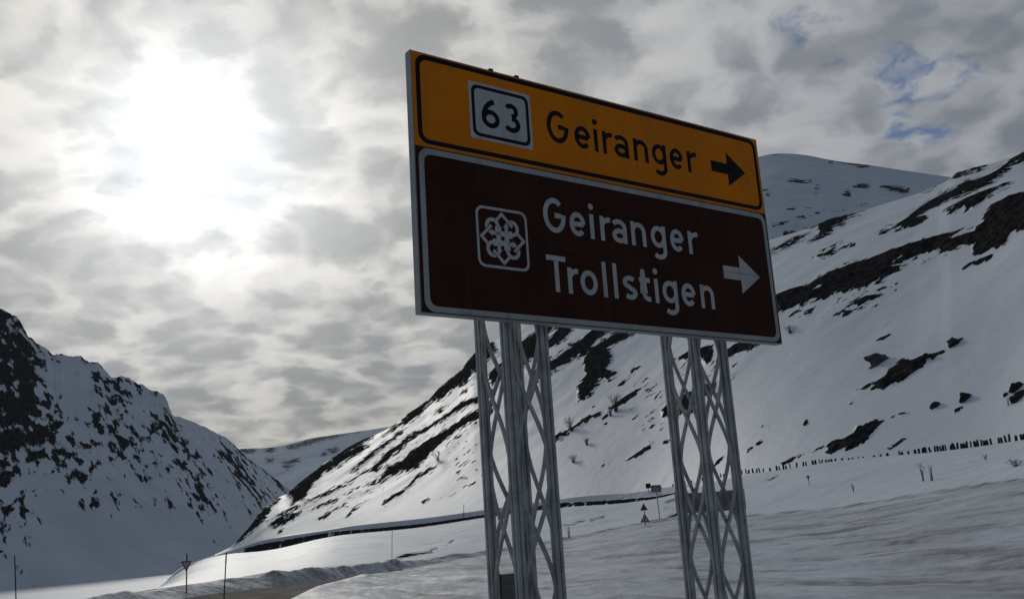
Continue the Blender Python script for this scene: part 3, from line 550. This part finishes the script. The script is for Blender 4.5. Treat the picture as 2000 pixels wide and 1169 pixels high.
# ------------------------------------------------------------------ the direction sign
def child(o, root):                               # keep world coordinates under a root that is an Empty
    o.parent = root; o.matrix_parent_inverse = Matrix.Translation(-root.location)
    return o
YAW, SW, SH_ = .62369, 3.6817, 1.942
SBL = np.array([-.6188, 6.375, EYE+1.46696]); U = np.array([math.cos(YAW), math.sin(YAW), 0]); N = np.array([math.sin(YAW), -math.cos(YAW), 0]); Z = np.array([0, 0, 1.])
def S(u, v, w_): return SBL+U*u+Z*v+N*w_
def rrect(x0, y0, x1, y1, r, n=6):
    pts = []
    for cx, cy, a0 in ((x1-r, y1-r, 0), (x0+r, y1-r, 90), (x0+r, y0+r, 180), (x1-r, y0+r, 270)):
        for i in range(n+1):
            a = math.radians(a0+90*i/n); pts.append((cx+r*math.cos(a), cy+r*math.sin(a)))
    return pts
def plate(poly, w0, w1, mat, name, parent, fr=S):
    mb = MB(); n = len(poly)
    mb.v = [tuple(fr(x, y, w0)) for x, y in poly]+[tuple(fr(x, y, w1)) for x, y in poly]
    mb.f = [tuple(range(n-1, -1, -1)), tuple(range(n, 2*n))]+[(i, (i+1) % n, n+(i+1) % n, n+i) for i in range(n)]
    return mb.build(name, mat, parent)
def ringplate(po, pi, w0, w1, mat, name, parent, fr=S):
    mb = MB(); n = len(po)
    mb.v = [tuple(fr(x, y, w0)) for x, y in po]+[tuple(fr(x, y, w1)) for x, y in po]+[tuple(fr(x, y, w1)) for x, y in pi]+[tuple(fr(x, y, w0)) for x, y in pi]
    for i in range(n):
        j = (i+1) % n
        for a in (0, 1, 2): mb.f.append((a*n+i, a*n+j, (a+1)*n+j, (a+1)*n+i))
    return mb.build(name, mat, parent)
def ribbon(mb, pts, hw, w0, w1, closed=False, fr=S):
    P = np.array(pts, float); n = len(P)
    d = np.roll(P, -1, 0)-P
    if not closed: d[-1] = d[-2]
    d /= np.linalg.norm(d, axis=1)[:, None]+1e-12
    dp = np.roll(d, 1, 0)
    if not closed: dp[0] = d[0]
    t_ = d+dp; t_ /= np.linalg.norm(t_, axis=1)[:, None]+1e-12
    nn = np.stack([-t_[:, 1], t_[:, 0]], 1); sc_ = 1/np.clip((nn*np.stack([-d[:, 1], d[:, 0]], 1)).sum(1), .5, 1)
    A = P+nn*(hw*sc_)[:, None]; B = P-nn*(hw*sc_)[:, None]; o = len(mb.v)
    for a, b2 in zip(A, B): mb.v += [tuple(fr(*a, w0)), tuple(fr(*a, w1)), tuple(fr(*b2, w1)), tuple(fr(*b2, w0))]
    for i in range(n if closed else n-1):
        p = o+4*i; q_ = o+4*((i+1) % n)
        for k_ in range(3): mb.f.append((p+k_, q_+k_, q_+k_+1, p+k_+1))
    if not closed: mb.f += [(o, o+1, o+2, o+3), (o+4*n-1, o+4*n-2, o+4*n-3, o+4*n-4)]
def arc(cx, cy, rx, ry, a0, a1, n=16): return [(cx+rx*math.cos(math.radians(a0+(a1-a0)*i/n)), cy+ry*math.sin(math.radians(a0+(a1-a0)*i/n))) for i in range(n+1)]
h = .082; xh = .71
GLY = {
 'G': (.78, [arc(.39, .5, .39-h, .5-h, 48, 352, 26)+[(.78-h, .54)], [(.40, .50), (.78-2*h+.004, .50)]]),
 'e': (.60, [arc(.30, xh/2, .30-h, xh/2-h, 2, 318, 24), [(2*h-.03, xh/2), (.60-h-.01, xh/2)]]),
 'i': (2*h, [[(h, 0), (h, xh)], 'dot']),
 'r': (.40, [[(h, 0), (h, xh)], arc(.37, .40, .37-h, xh-.40-h, 172, 84, 10)]),
 'a': (.58, [arc(.27, xh-.25, .31-h, .25-h, 148, 0, 12)+[(.58-h, .0)], arc(.285, .215, .285-h, .225-h, 0, 360, 24)[:-1]]),
 'n': (.58, [[(h, 0), (h, xh)], arc(.29, xh-.28, .29-h, .28-h, 178, 0, 14)+[(.58-h, 0)]]),
 'g': (.60, [arc(.30, .37, .30-h, .34-h, 0, 360, 24)[:-1], [(.60-h, xh)]+arc(.30, -.06, .30-h, .26-h, 0, -142, 14)]),
 'T': (.68, [[(0, 1-h), (.68, 1-h)], [(.34, 0), (.34, 1-2*h+.004)]]),
 'o': (.62, [arc(.31, xh/2, .31-h, xh/2-h, 0, 360, 26)[:-1]]),
 'l': (2*h, [[(h, 0), (h, 1)]]),
 's': (.56, [arc(.285, xh-.205, .25-h+.02, .205-h, 38, 255, 14)+arc(.275, .205, .25-h+.02, .205-h, 75, -142, 14)]),
 't': (.44, [[(.15, .94), (.15, .24)]+arc(.15+.19, .24, .19, .24-h, 180, 285, 8), [(0, xh-h), (.40, xh-h)]]),
 '6': (.64, [arc(.32, .31, .32-h, .31-h, 0, 360, 24)[:-1], arc(.56, .33, .56-h, .67-h, 184, 102, 12)]),
 '3': (.60, [arc(.28, .735, .265-h, .265-h, 150, -88, 16), arc(.28, .285, .32-h, .285-h, 88, -150, 18)]),
}
def glyph(ch, u0, u1, base, cap, w0, mat, parent, name='letter', wt=.86):
    wid, st = GLY[ch]; sxk = (u1-u0)/wid; mb = MB()
    for i, s_ in enumerate(st):
        w1 = w0+.0016+.0007*i
        if s_ == 'dot':
            pts = [(u0+sxk*h+.026*math.cos(a), base+cap*.925+.026*math.sin(a)) for a in np.linspace(0, 2*math.pi, 15)[:-1]]
            n = len(pts); o = len(mb.v); mb.v += [tuple(S(x, y, w0)) for x, y in pts]+[tuple(S(x, y, w1)) for x, y in pts]
            mb.f += [tuple(range(o+n, o+2*n))]+[(o+j, o+(j+1) % n, o+n+(j+1) % n, o+n+j) for j in range(n)]
            continue
        closed = abs(s_[0][0]-s_[-1][0])+abs(s_[0][1]-s_[-1][1]) < .12 and len(s_) > 10
        ribbon(mb, [(u0+x*sxk, base+y*cap) for x, y in s_], h*cap*wt, w0, w1, closed)
    return mb.build(name, mat, parent)

mastbase = np.array([.6, 7.2, 0.])
root = empty('direction_sign', (float(mastbase[0]+1.0), float(mastbase[1]+.8), 0.0))
tag(root, 'large yellow and brown road direction sign on two lattice masts beside the road', 'road sign')
mb = MB(); mb.box(S(SW/2, SH_/2, -.036), U*SW/2, Z*SH_/2, N*.034)
board = child(mb.build('board', M_frame), root)
mb = MB()
for v_ in (.12, .62, 1.12, 1.55, 1.86): mb.box(S(SW/2, v_, -.095), U*(SW/2-.12), Z*.03, N*.024)
child(mb.build('back_rail', M_alu), root)
for u_ in (.70, .94):
    mb = MB(); mb.box(S(u_, SH_+.002, -.03), U*.016, Z*.008, N*.04); mb.tube(S(u_, SH_+.008, -.045), S(u_, SH_+.02, -.045), .010, .008, 6)
    child(mb.build('clamp_bolt', M_dark), root)
W0 = 0.0
yp = child(plate([(.010, 1.212), (SW-.010, 1.212), (SW-.010, SH_-.008), (.010, SH_-.008)], -.001, W0+.003, M_yellow, 'yellow_panel', None), root)
yp['label'] = 'yellow panel with black border and lettering'
ringplate(rrect(.038, 1.234, SW-.036, SH_-.018, .085), rrect(.074, 1.268, SW-.070, SH_-.056, .060), W0+.002, W0+.0045, M_black, 'border', yp)
SEAM = .602
bp_ = child(plate([(.010, SEAM+.0015), (SW-.010, SEAM+.0015), (SW-.010, 1.207), (.010, 1.207)], -.001, W0+.003, M_brown, 'brown_panel', None), root)
bp_['label'] = 'brown panel with white border and lettering'
plate([(.010, .008), (SW-.010, .008), (SW-.010, SEAM-.0015), (.010, SEAM-.0015)], -.001, W0+.003, M_brown, 'lower_sheet', bp_)
ringplate(rrect(.034, .013, SW-.026, 1.200, .080), rrect(.076, .053, SW-.066, 1.156, .060), W0+.002, W0+.0045, M_border, 'border', bp_)
# lettering
for ch, a, b2 in (('G', 1.196, 1.418), ('e', 1.468, 1.642), ('i', 1.672, 1.719), ('r', 1.762, 1.874), ('a', 1.886, 2.050), ('n', 2.098, 2.268), ('g', 2.306, 2.478), ('e', 2.515, 2.676), ('r', 2.722, 2.842)):
    glyph(ch, a, b2, 1.459, .28, W0+.002, M_black, yp)
for ch, a, b2 in (('G', 1.098, 1.318), ('e', 1.350, 1.512), ('i', 1.552, 1.599), ('r', 1.658, 1.768), ('a', 1.780, 1.940), ('n', 1.982, 2.148), ('g', 2.198, 2.372), ('e', 2.418, 2.578), ('r', 2.626, 2.748)):
    glyph(ch, a, b2, .712, .286, W0+.002, M_white, bp_)
for ch, a, b2 in (('T', 1.097, 1.281), ('r', 1.291, 1.396), ('o', 1.412, 1.587), ('l', 1.636, 1.683), ('l', 1.746, 1.793), ('s', 1.838, 2.000), ('t', 2.022, 2.150), ('i', 2.182, 2.229), ('g', 2.267, 2.445), ('e', 2.483, 2.651), ('n', 2.704, 2.872)):
    glyph(ch, a, b2, .25, .286, W0+.002, M_white, bp_)
plate([(3.022, 1.521), (3.230, 1.521), (3.230, 1.414), (3.465, 1.570), (3.230, 1.732), (3.230, 1.622), (3.022, 1.622)], W0+.002, W0+.0045, M_black, 'arrow', yp)
plate([(3.022, SEAM+.0018), (3.472, SEAM+.0018), (3.236, .766), (3.236, .654), (3.022, .654)], W0+.002, W0+.0045, M_white, 'arrow', bp_)
plate([(3.022, .539), (3.236, .539), (3.236, .422), (3.483, .590), (3.474, SEAM-.0018), (3.022, SEAM-.0018)], W0+.002, W0+.0045, M_white, 'arrow', bp_)
# route number badge
bd = child(plate(rrect(.484, 1.356, 1.050, 1.811, .012), W0+.002, W0+.0048, M_white, 'route_badge', None), root); bd['label'] = 'white route number badge with black 63'
ringplate(rrect(.506, 1.378, 1.028, 1.789, .055), rrect(.532, 1.404, 1.002, 1.763, .038), W0+.004, W0+.0062, M_black, 'badge_border', bd)
glyph('6', .588, .752, 1.462, .238, W0+.004, M_black, bd, 'digit', 1.0); glyph('3', .792, .942, 1.462, .238, W0+.004, M_black, bd, 'digit', 1.0)
# knot emblem
em = child(ringplate(rrect(.486, .377, .940, .838, .062), rrect(.506, .397, .920, .818, .046), W0+.002, W0+.0045, M_white, 'emblem_frame', None), root); em['label'] = 'white looped knot emblem in a rounded square'
EC = (.712, .607); bq, rho = .036, .050; cq = bq+rho; hs = .0145
def erot(p, k_):
    x, y = p
    for _ in range(k_ % 4): x, y = y, -x
    return (EC[0]+x, EC[1]+y)
for k_ in range(4):                                # four corner loops, each with its straight strands
    loop = [(cq, bq)]+[(cq+rho*math.cos(math.radians(a)), cq+rho*math.sin(math.radians(a))) for a in range(-90, 181, 15)]+[(bq, cq)]
    loop = [(-bq-.012, bq)]+loop+[(bq, -bq+.02)]
    mbk = MB(); ribbon(mbk, [erot(p, k_) for p in loop], hs, W0+.002, W0+.0043+.0006*k_); mbk.build('emblem_loop', M_white, em)
for k_ in range(4):                                # four pointed chevrons, long leg ending inside the next loop
    ch_ = [(-.048, .138), (0, .186), (.090, .096)]
    pts = [ch_[0], ch_[1], ch_[2]]
    mbk = MB(); ribbon(mbk, [erot(p, k_) for p in [(.030, .156), (.094, .092)]], hs+.002, W0+.002, W0+.0068); mbk.build('emblem_gap', M_brown, em)
    mbk = MB(); ribbon(mbk, [erot(p, k_) for p in pts], hs-.003, W0+.002, W0+.0072); mbk.build('emblem_chevron', M_white, em)

# lattice masts
MS = .335
def on_plane(px, py, off):                         # point of the plane parallel to the board
    d = ray(np.array(float(px)), np.array(float(py))); o3 = np.array([0, 0, EYE]); p0 = S(0, 0, off)
    return o3+d*(((p0-o3) @ N)/(d @ N))
def mast(px, py, nodey, pitch, extra):
    C = on_plane(px, py, -.13-MS/2); zg = drop(C[0], C[1])-.05; zt = SBL[2]+SH_-.12
    # a node height seen at that mast
    d = ray(np.array(float(px)), np.array(float(nodey))); kk = math.hypot(C[0], C[1])/math.hypot(d[0], d[1]); zn = EYE+d[2]*kk
    mm = child(bpy.data.objects.new('lattice_mast', None), root); COL.objects.link(mm)
    mm.empty_display_size = .2
    cs = [C+(-U+N)*MS/2, C+(U+N)*MS/2, C+(U-N)*MS/2, C+(-U-N)*MS/2]
    g_ = .030; e = .008
    prof = [(-g_, -g_), (-e, -g_), (-e*.6, -g_*.62), (e*.6, -g_*.62), (e, -g_), (g_, -g_), (g_, -e), (g_*.62, -e*.6), (g_*.62, e*.6), (g_, e), (g_, g_), (e, g_), (e*.6, g_*.62), (-e*.6, g_*.62), (-e, g_), (-g_, g_), (-g_, e), (-g_*.62, e*.6), (-g_*.62, -e*.6), (-g_, -e)]
    for c in cs:
        mb = MB(); mb.sweep([(c[0], c[1], zg), (c[0], c[1], zt)], prof, U, N); mb.build('chord', M_alu, mm)
        mb = MB(); mb.box((c[0], c[1], zt+.006), U*.036, N*.036, Z*.006); mb.build('chord_cap', M_dark, mm)
    for i in range(4):
        A, B = cs[i], cs[(i+1) % 4]
        for A_, B_, sg in ((A, B, 1), (B, A, -1)):
            dr = (B_-A_)/MS; nf = np.cross(Z, dr)
            pts, Xs, Ys = [], [], []
            for z in np.arange(zg, zt, pitch/14):
                ph = math.pi*(z-zn-(pitch*.30 if i in (1, 2) else 0))/pitch; hh = .5+.43*math.sin(ph)
                dh = .43*MS*math.cos(ph)*math.pi/pitch
                tg = np.array([dr[0]*dh, dr[1]*dh, 1.0]); tg /= np.linalg.norm(tg)
                pts.append(np.array([A_[0]+dr[0]*MS*hh, A_[1]+dr[1]*MS*hh, z])+nf*.0105)
                X_d = np.cross(nf, tg); Xs.append(X_d); Ys.append(nf)
            mb = MB(); mb.sweep(pts, [(-.0135, -.009), (.0135, -.009), (.0135, .009), (-.0135, .009)], Xs, Ys); mb.build('brace', M_alu, mm)
    extra(mm, C, cs)
    return mm
def pz(px, py, C):
    d = ray(np.array(float(px)), np.array(float(py))); return EYE+d[2]*math.hypot(C[0], C[1])/math.hypot(d[0], d[1])
def box_left(mm, C, cs):
    zt = pz(985, 1124, C); c = cs[3]*.62+cs[2]*.38
    mb = MB(); mb.box((c[0], c[1], zt-.25)-N*.01, U*.085, N*.05, Z*.25); mb.box((c[0], c[1], zt+.006)-N*.01, U*.092, N*.056, Z*.006)
    for k_ in range(5): mb.box((c[0], c[1], zt-.05-.07*k_)+N*.043, U*.07, N*.003, Z*.004)
    mb.build('equipment_box', M_greypanel, mm)
def plate_right(mm, C, cs):
    z0, z1 = pz(1390, 998, C), pz(1390, 958, C)
    for a, b2 in ((3, 2), (2, 1), (0, 3)):
        if a == 0: continue
        A, B = cs[a], cs[b2]; c = (A+B)/2; dr = (B-A)/2
        nf = np.array([-dr[1], dr[0], 0])/np.linalg.norm(dr)
        mb = MB(); mb.box((c[0], c[1], (z0+z1)/2)+nf*.052, dr*1.08, nf*.006, Z*(z1-z0)/2); mb.build('cross_plate', M_alu, mm)
def none(mm, C, cs): pass
m1 = mast(997, 640, 797, .90, box_left); m1['label'] = 'lattice mast under the yellow end of the sign'
m2 = mast(1354, 668, 815, .88, plate_right); m2['label'] = 'lattice mast with a cross plate'
del m1['label']; del m2['label']

# ------------------------------------------------------------------ small road furniture
def tri(c, hw, up, X, Y_off, flip):                # triangle points in the sign's plane, rounded tips
    hgt = hw*2*.866; s_ = -1 if flip else 1
    raw = [(-hw, -s_*hgt/3), (hw, -s_*hgt/3), (0, s_*hgt*2/3)]
    out = []
    for i in range(3):
        p = np.array(raw[i]); a = np.array(raw[i-1]); b2 = np.array(raw[(i+1) % 3])
        for t_ in (-.12, -.05, .05, .12): out.append(tuple(p+((a-p)*-t_ if t_ < 0 else (b2-p)*t_)))
    return out
def facing(P):
    d = np.array([-P[0], -P[1], 0.]); d /= np.linalg.norm(d); return np.array([-d[1], d[0], 0]), d
def frame(C, X, Nf): return lambda u_, v_, w_: np.array(C)+X*u_+Z*v_+Nf*w_
def tri_sign(name, label, px, base_y, top_y, tri_w, tri_y, flip, mat_in, turn=0., post=.03, symbol=False, second=None, rim=None):
    B = ground_at(px, base_y); r = math.hypot(B[0], B[1]); dist = np.linalg.norm(B-[0, 0, EYE]); s_ = dist/F
    X, Nf = facing(B); c_, q_ = math.cos(turn), math.sin(turn); X, Nf = X*c_+Nf*q_, Nf*c_-X*q_
    X = -X if (X @ RT) < 0 else X
    rt = empty(name, tuple(B)); tag(rt, label, 'road sign')
    mb = MB(); mb.tube((B[0], B[1], B[2]-.3), (B[0], B[1], B[2]+(base_y-top_y)*s_), post, post, 8); child(mb.build('post', M_dark), rt)
    C = (B[0], B[1], B[2]+(base_y-tri_y)*s_); fr = frame(C, X, Nf); hw = tri_w*s_/2
    pl = child(plate(tri(C, hw, 0, 0, 0, flip), post+.002, post+.014, rim or M_red, 'plate', None, fr), rt)
    plate([(x*.62, y*.62) for x, y in tri(C, hw, 0, 0, 0, flip)], post+.013, post+.018, mat_in, 'face', pl, fr)
    if symbol:
        mb = MB(); ribbon(mb, [(-.04*hw/.45, -.16*hw/.45), (-.04*hw/.45, -.02), (.06*hw/.45, .06*hw/.45), (.04*hw/.45, .22*hw/.45)], .035*hw/.45, post+.017, post+.021, False, fr); mb.build('symbol', M_black, pl)
    if second:
        C2 = (B[0], B[1], B[2]+(base_y-second[0])*s_); fr2 = frame(C2, X, Nf)
        p2 = child(plate(tri(C2, second[1]*s_/2, 0, 0, 0, False), post+.002, post+.014, M_dark, 'upper_plate', None, fr2), rt)
        mb = MB(); mb.box(np.array(C2)+Nf*(post-.02), X*.12, Z*.03, Nf*.02); mb.build('clamp', M_dark, p2)
    return rt
tri_sign('yield_sign', 'red bordered give way triangle pointing down on the left snow bank', 364, 1156, 1089, 21.5, 1108, True, M_white, .5, .035)
tri_sign('warning_sign', 'red warning triangle with a dark triangular plate above it', 1261, 1027, 984, 19, 1014, False, M_white, .2, .035, True, (993, 15))
tri_sign('yield_sign', 'tiny dark give way triangle on the snow below the guard stones', 1581, 947, 929, 10, 932.5, True, M_dark, .9, .03, rim=M_dark)
def stake(px, base_y, top_px, top_y, label, rad=.022):
    B = ground_at(px, base_y); s_ = np.linalg.norm(B-[0, 0, EYE])/F; hgt = (base_y-top_y)*s_
    up_px = project(np.array([B+[0, 0, hgt]]))[0][0]; lean = (top_px-up_px)*s_
    rt = empty('snow_stake', tuple(B)); tag(rt, label, 'stake', 'snow stakes along the roads')
    T = B+RT0*lean+[0, 0, hgt]; mid = B*.25+T*.75
    mb = MB(); mb.tube(B-[0, 0, .3], mid, rad, rad*.9, 7); child(mb.build('shaft', M_stake), rt)
    mb = MB(); mb.tube(mid, T, rad*1.15, rad*.95, 7); child(mb.build('tip', M_dark), rt)
stake(437, 1166, 442, 1087, 'tall thin snow stake on the bank right of the give way sign', .035)
stake(33, 1195, 30, 1103, 'thin snow stake at the far left edge', .026)
stake(765, 1099, 766, 1036, 'thin pale snow stake on the slope below the upper road', .022)
stake(905, 1010, 906, 985, 'short distant snow stake by the upper road wall', .07)
# grey information board on a post
B = ground_at(1289, 1013); s_ = np.linalg.norm(B-[0, 0, EYE])/F; X, Nf = facing(B); X = -X if X @ RT < 0 else X
rt = empty('roadside_board', tuple(B)); tag(rt, 'grey rectangular board on a thin post near the right mast', 'road sign')
T = B+[0, 0, 60*s_]; T[0] -= 2*s_
mb = MB(); mb.tube(B-[0, 0, .3], T, .055, .05, 8); child(mb.build('post', M_alu), rt)
Cb = B+np.array([-2*s_, 0, 57*s_]); mb = MB(); mb.box(Cb-Nf*.09, X*9.5*s_, Z*6.5*s_, Nf*.02); child(mb.build('panel', M_greypanel), rt)
mb = MB(); mb.box(Cb-Nf*.05, X*8*s_, Z*.04, Nf*.02); mb.box(Cb-Nf*.05-Z*4*s_, X*8*s_, Z*.04, Nf*.02); child(mb.build('bracket', M_alu), rt)
B = ground_at(1267, 960); s_ = np.linalg.norm(B-[0, 0, EYE])/F; X, Nf = facing(B)
rt = empty('marker_plate', tuple(B)); tag(rt, 'small black square plate standing above the upper road wall', 'road sign')
mb = MB(); mb.tube(B-[0, 0, .3], B+[0, 0, 14*s_], .05, .05, 7); child(mb.build('post', M_dark), rt)
mb = MB(); mb.box(B+np.array([0, 0, 11.5*s_])+Nf*.08, X*4.6*s_, Z*4.6*s_, Nf*.02); child(mb.build('plate', M_black), rt)

# ------------------------------------------------------------------ guard stones along the upper road
def rockmesh(name, seed, sub=2, rough=.3, flat=1.0, block=False):
    bm = bmesh.new()
    if block:
        bmesh.ops.create_cube(bm, size=1.0); bmesh.ops.bevel(bm, geom=bm.edges[:]+bm.verts[:], offset=.09, segments=1, affect='EDGES')
    else: bmesh.ops.create_icosphere(bm, subdivisions=sub, radius=.5)
    for v in bm.verts:
        c = v.co; n_ = float(fbm(np.array(c.x*2.2+seed*5.1), np.array(c.y*2.2+seed*2.3), np.array(c.z*2.2), 3))
        v.co = c*(1+rough*n_); v.co.z *= flat
        if block: v.co.x *= 1-.22*(c.z+.5); v.co.y *= 1-.22*(c.z+.5)
    me = bpy.data.meshes.new(name); bm.to_mesh(me); bm.free(); return me
SM = [rockmesh('guard_stone', i, block=True, rough=.35) for i in range(7)]
for me in SM: me.materials.append(M_stone)
x = 1292.; i = 0
while x < 2030:
    tall = np.interp(x, [1290, 1450, 1590, 1640, 1700, 1740, 1800, 2000], [.75, 1.0, .95, .42, .30, .6, .95, 1.1])*random.uniform(.75, 1.1)
    if random.random() > (.12 if not 1330 < x < 1440 else .45):
        j = int(np.argmin(np.abs(XS-x))); B = L5[j]; dd = np.linalg.norm(B-[0, 0, EYE])
        o = link('guard_stone', SM[i % 7]); o.location = (B[0]+out_[j, 0]*.5, B[1]+out_[j, 1]*.5, B[2]+.28*tall)
        o.scale = (random.uniform(.15, .28), random.uniform(.2, .35), 0.76*tall); o.rotation_euler = (random.uniform(-.1, .1), random.uniform(-.16, .16), random.uniform(-.6, .6))
        tag(o, 'small dark guard stone in the long row edging the upper road', 'stone', 'guard stones along the upper road'); i += 1
    x += random.choice([5.2, 5.8, 6.4, 7.2, 8.6]) if not 1620 < x < 1735 else random.uniform(8, 15)

# ------------------------------------------------------------------ boulders lying on the snow
BO = [(1718, 706, 50, 19, 'large grey boulder alone on the right snow slope', M_boulder2), (1865, 670, 25, 16, 'dark rounded boulder highest on the right snow slope', M_boulder), (1809, 697, 19, 9, 'small dark boulder above the largest bare patch on the right', M_boulder),
      (1827, 793, 25, 13, 'dark boulder on the right slope below the large bare patch', M_boulder), (1889, 777, 26, 15, 'tilted dark boulder left of the pair at the right edge', M_boulder), (1987, 758, 23, 14, 'upper boulder of the pair at the right edge', M_boulder), (1990, 775, 30, 13, 'lower wide boulder of the pair at the right edge', M_boulder),
      (1965, 771, 9, 5, 'tiny boulder left of the pair at the right edge', M_boulder), (1574, 827, 10, 6, 'tiny dark boulder in the open snow right of the sign', M_boulder)]
for i, (px, py, wpx, hpx, lab, mt_) in enumerate(BO):
    B = ground_at(px, py)
    if B is None: continue
    s_ = np.linalg.norm(B-[0, 0, EYE])/F
    me = rockmesh('boulder', i+20, 3, .9); me.materials.append(mt_)
    o = link('boulder', me); o.location = tuple(B-[0, 0, hpx*s_*.02]); o.scale = (wpx*s_*.95, wpx*s_*.65, hpx*s_*1.35)
    o.rotation_euler = (0, -.32 if i else -.12, random.uniform(-.2, .2)); tag(o, lab, 'boulder', 'boulders on the hillside')

# ------------------------------------------------------------------ bare shrubs
def shrub(px, py, wpx, hpx, label, seed, n=14, thick=.5):
    B = ground_at(px, py)
    if B is None: return
    s_ = np.linalg.norm(B-[0, 0, EYE])/F; rr = random.Random(seed)
    rt = empty('shrub', tuple(B)); tag(rt, label, 'shrub', 'bare shrubs on the snow')
    st, tw = MB(), MB(); H_ = hpx*s_; W_ = wpx*s_/2; rad = thick*s_
    for i in range(n):
        a = rr.uniform(0, 6.28); sp_ = rr.uniform(.1, 1)*W_; hh = H_*rr.uniform(.55, 1)
        p0 = B+np.array([rr.uniform(-.25, .25)*W_, rr.uniform(-.25, .25)*W_, -.05]); p2 = B+np.array([math.cos(a)*sp_, math.sin(a)*sp_, hh]); p1 = p0*.5+p2*.5+np.array([0, 0, .12*hh])
        st.tube(p0, p1, rad, rad*.75, 4); st.tube(p1, p2, rad*.75, rad*.35, 4)
        for k_ in range(3):
            f_ = rr.uniform(.3, .95); b0 = p1*(1-f_)+p2*f_; a2 = rr.uniform(0, 6.28)
            b1 = b0+np.array([math.cos(a2)*.3*W_, math.sin(a2)*.3*W_, rr.uniform(.1, .3)*hh]); tw.tube(b0, b1, rad*.5, rad*.25, 3)
    child(st.build('stems', M_twig), rt); child(tw.build('twigs', M_twig), rt)
for i, a in enumerate([(1203, 803, 30, 34, 'bushy bare shrub on the dark ledge between the masts', 22), (1193, 812, 18, 20, 'small bare shrub below the bushy one between the masts', 12), (1113, 838, 26, 24, 'bare shrub close right of the left mast', 16), (1146, 868, 18, 13, 'low bare shrub on snow between the masts', 14),
      (1120, 902, 20, 14, 'pale low shrub on snow beside the left mast', 12), (1803, 939, 14, 30, 'left twig clump of the pair on the right roadside snow', 6), (1820, 938, 22, 30, 'right twig clump of the pair on the right roadside snow', 5), (1667, 960, 8, 14, 'tiny twig tuft at the road edge on the right', 5),
      (1926, 897, 14, 9, 'faint twig tuft above the right roadside', 6), (1984, 910, 34, 12, 'low line of twigs at the right edge of the roadside', 14), (1970, 790, 14, 14, 'thin twig on the snow near the right edge pair of boulders', 4), (855, 900, 26, 20, 'bare shrub in the dark streaks left of the left mast', 10),
      (1545, 650, 30, 14, 'bare shrub below the sign corner on the dark band', 16), (1112, 1049, 10, 20, 'grass stalks at the road edge by the left mast', 6)]):
    shrub(a[0], a[1], a[2], a[3], a[4], 100+i, int(a[5]*1.7), .36)

build_haze()
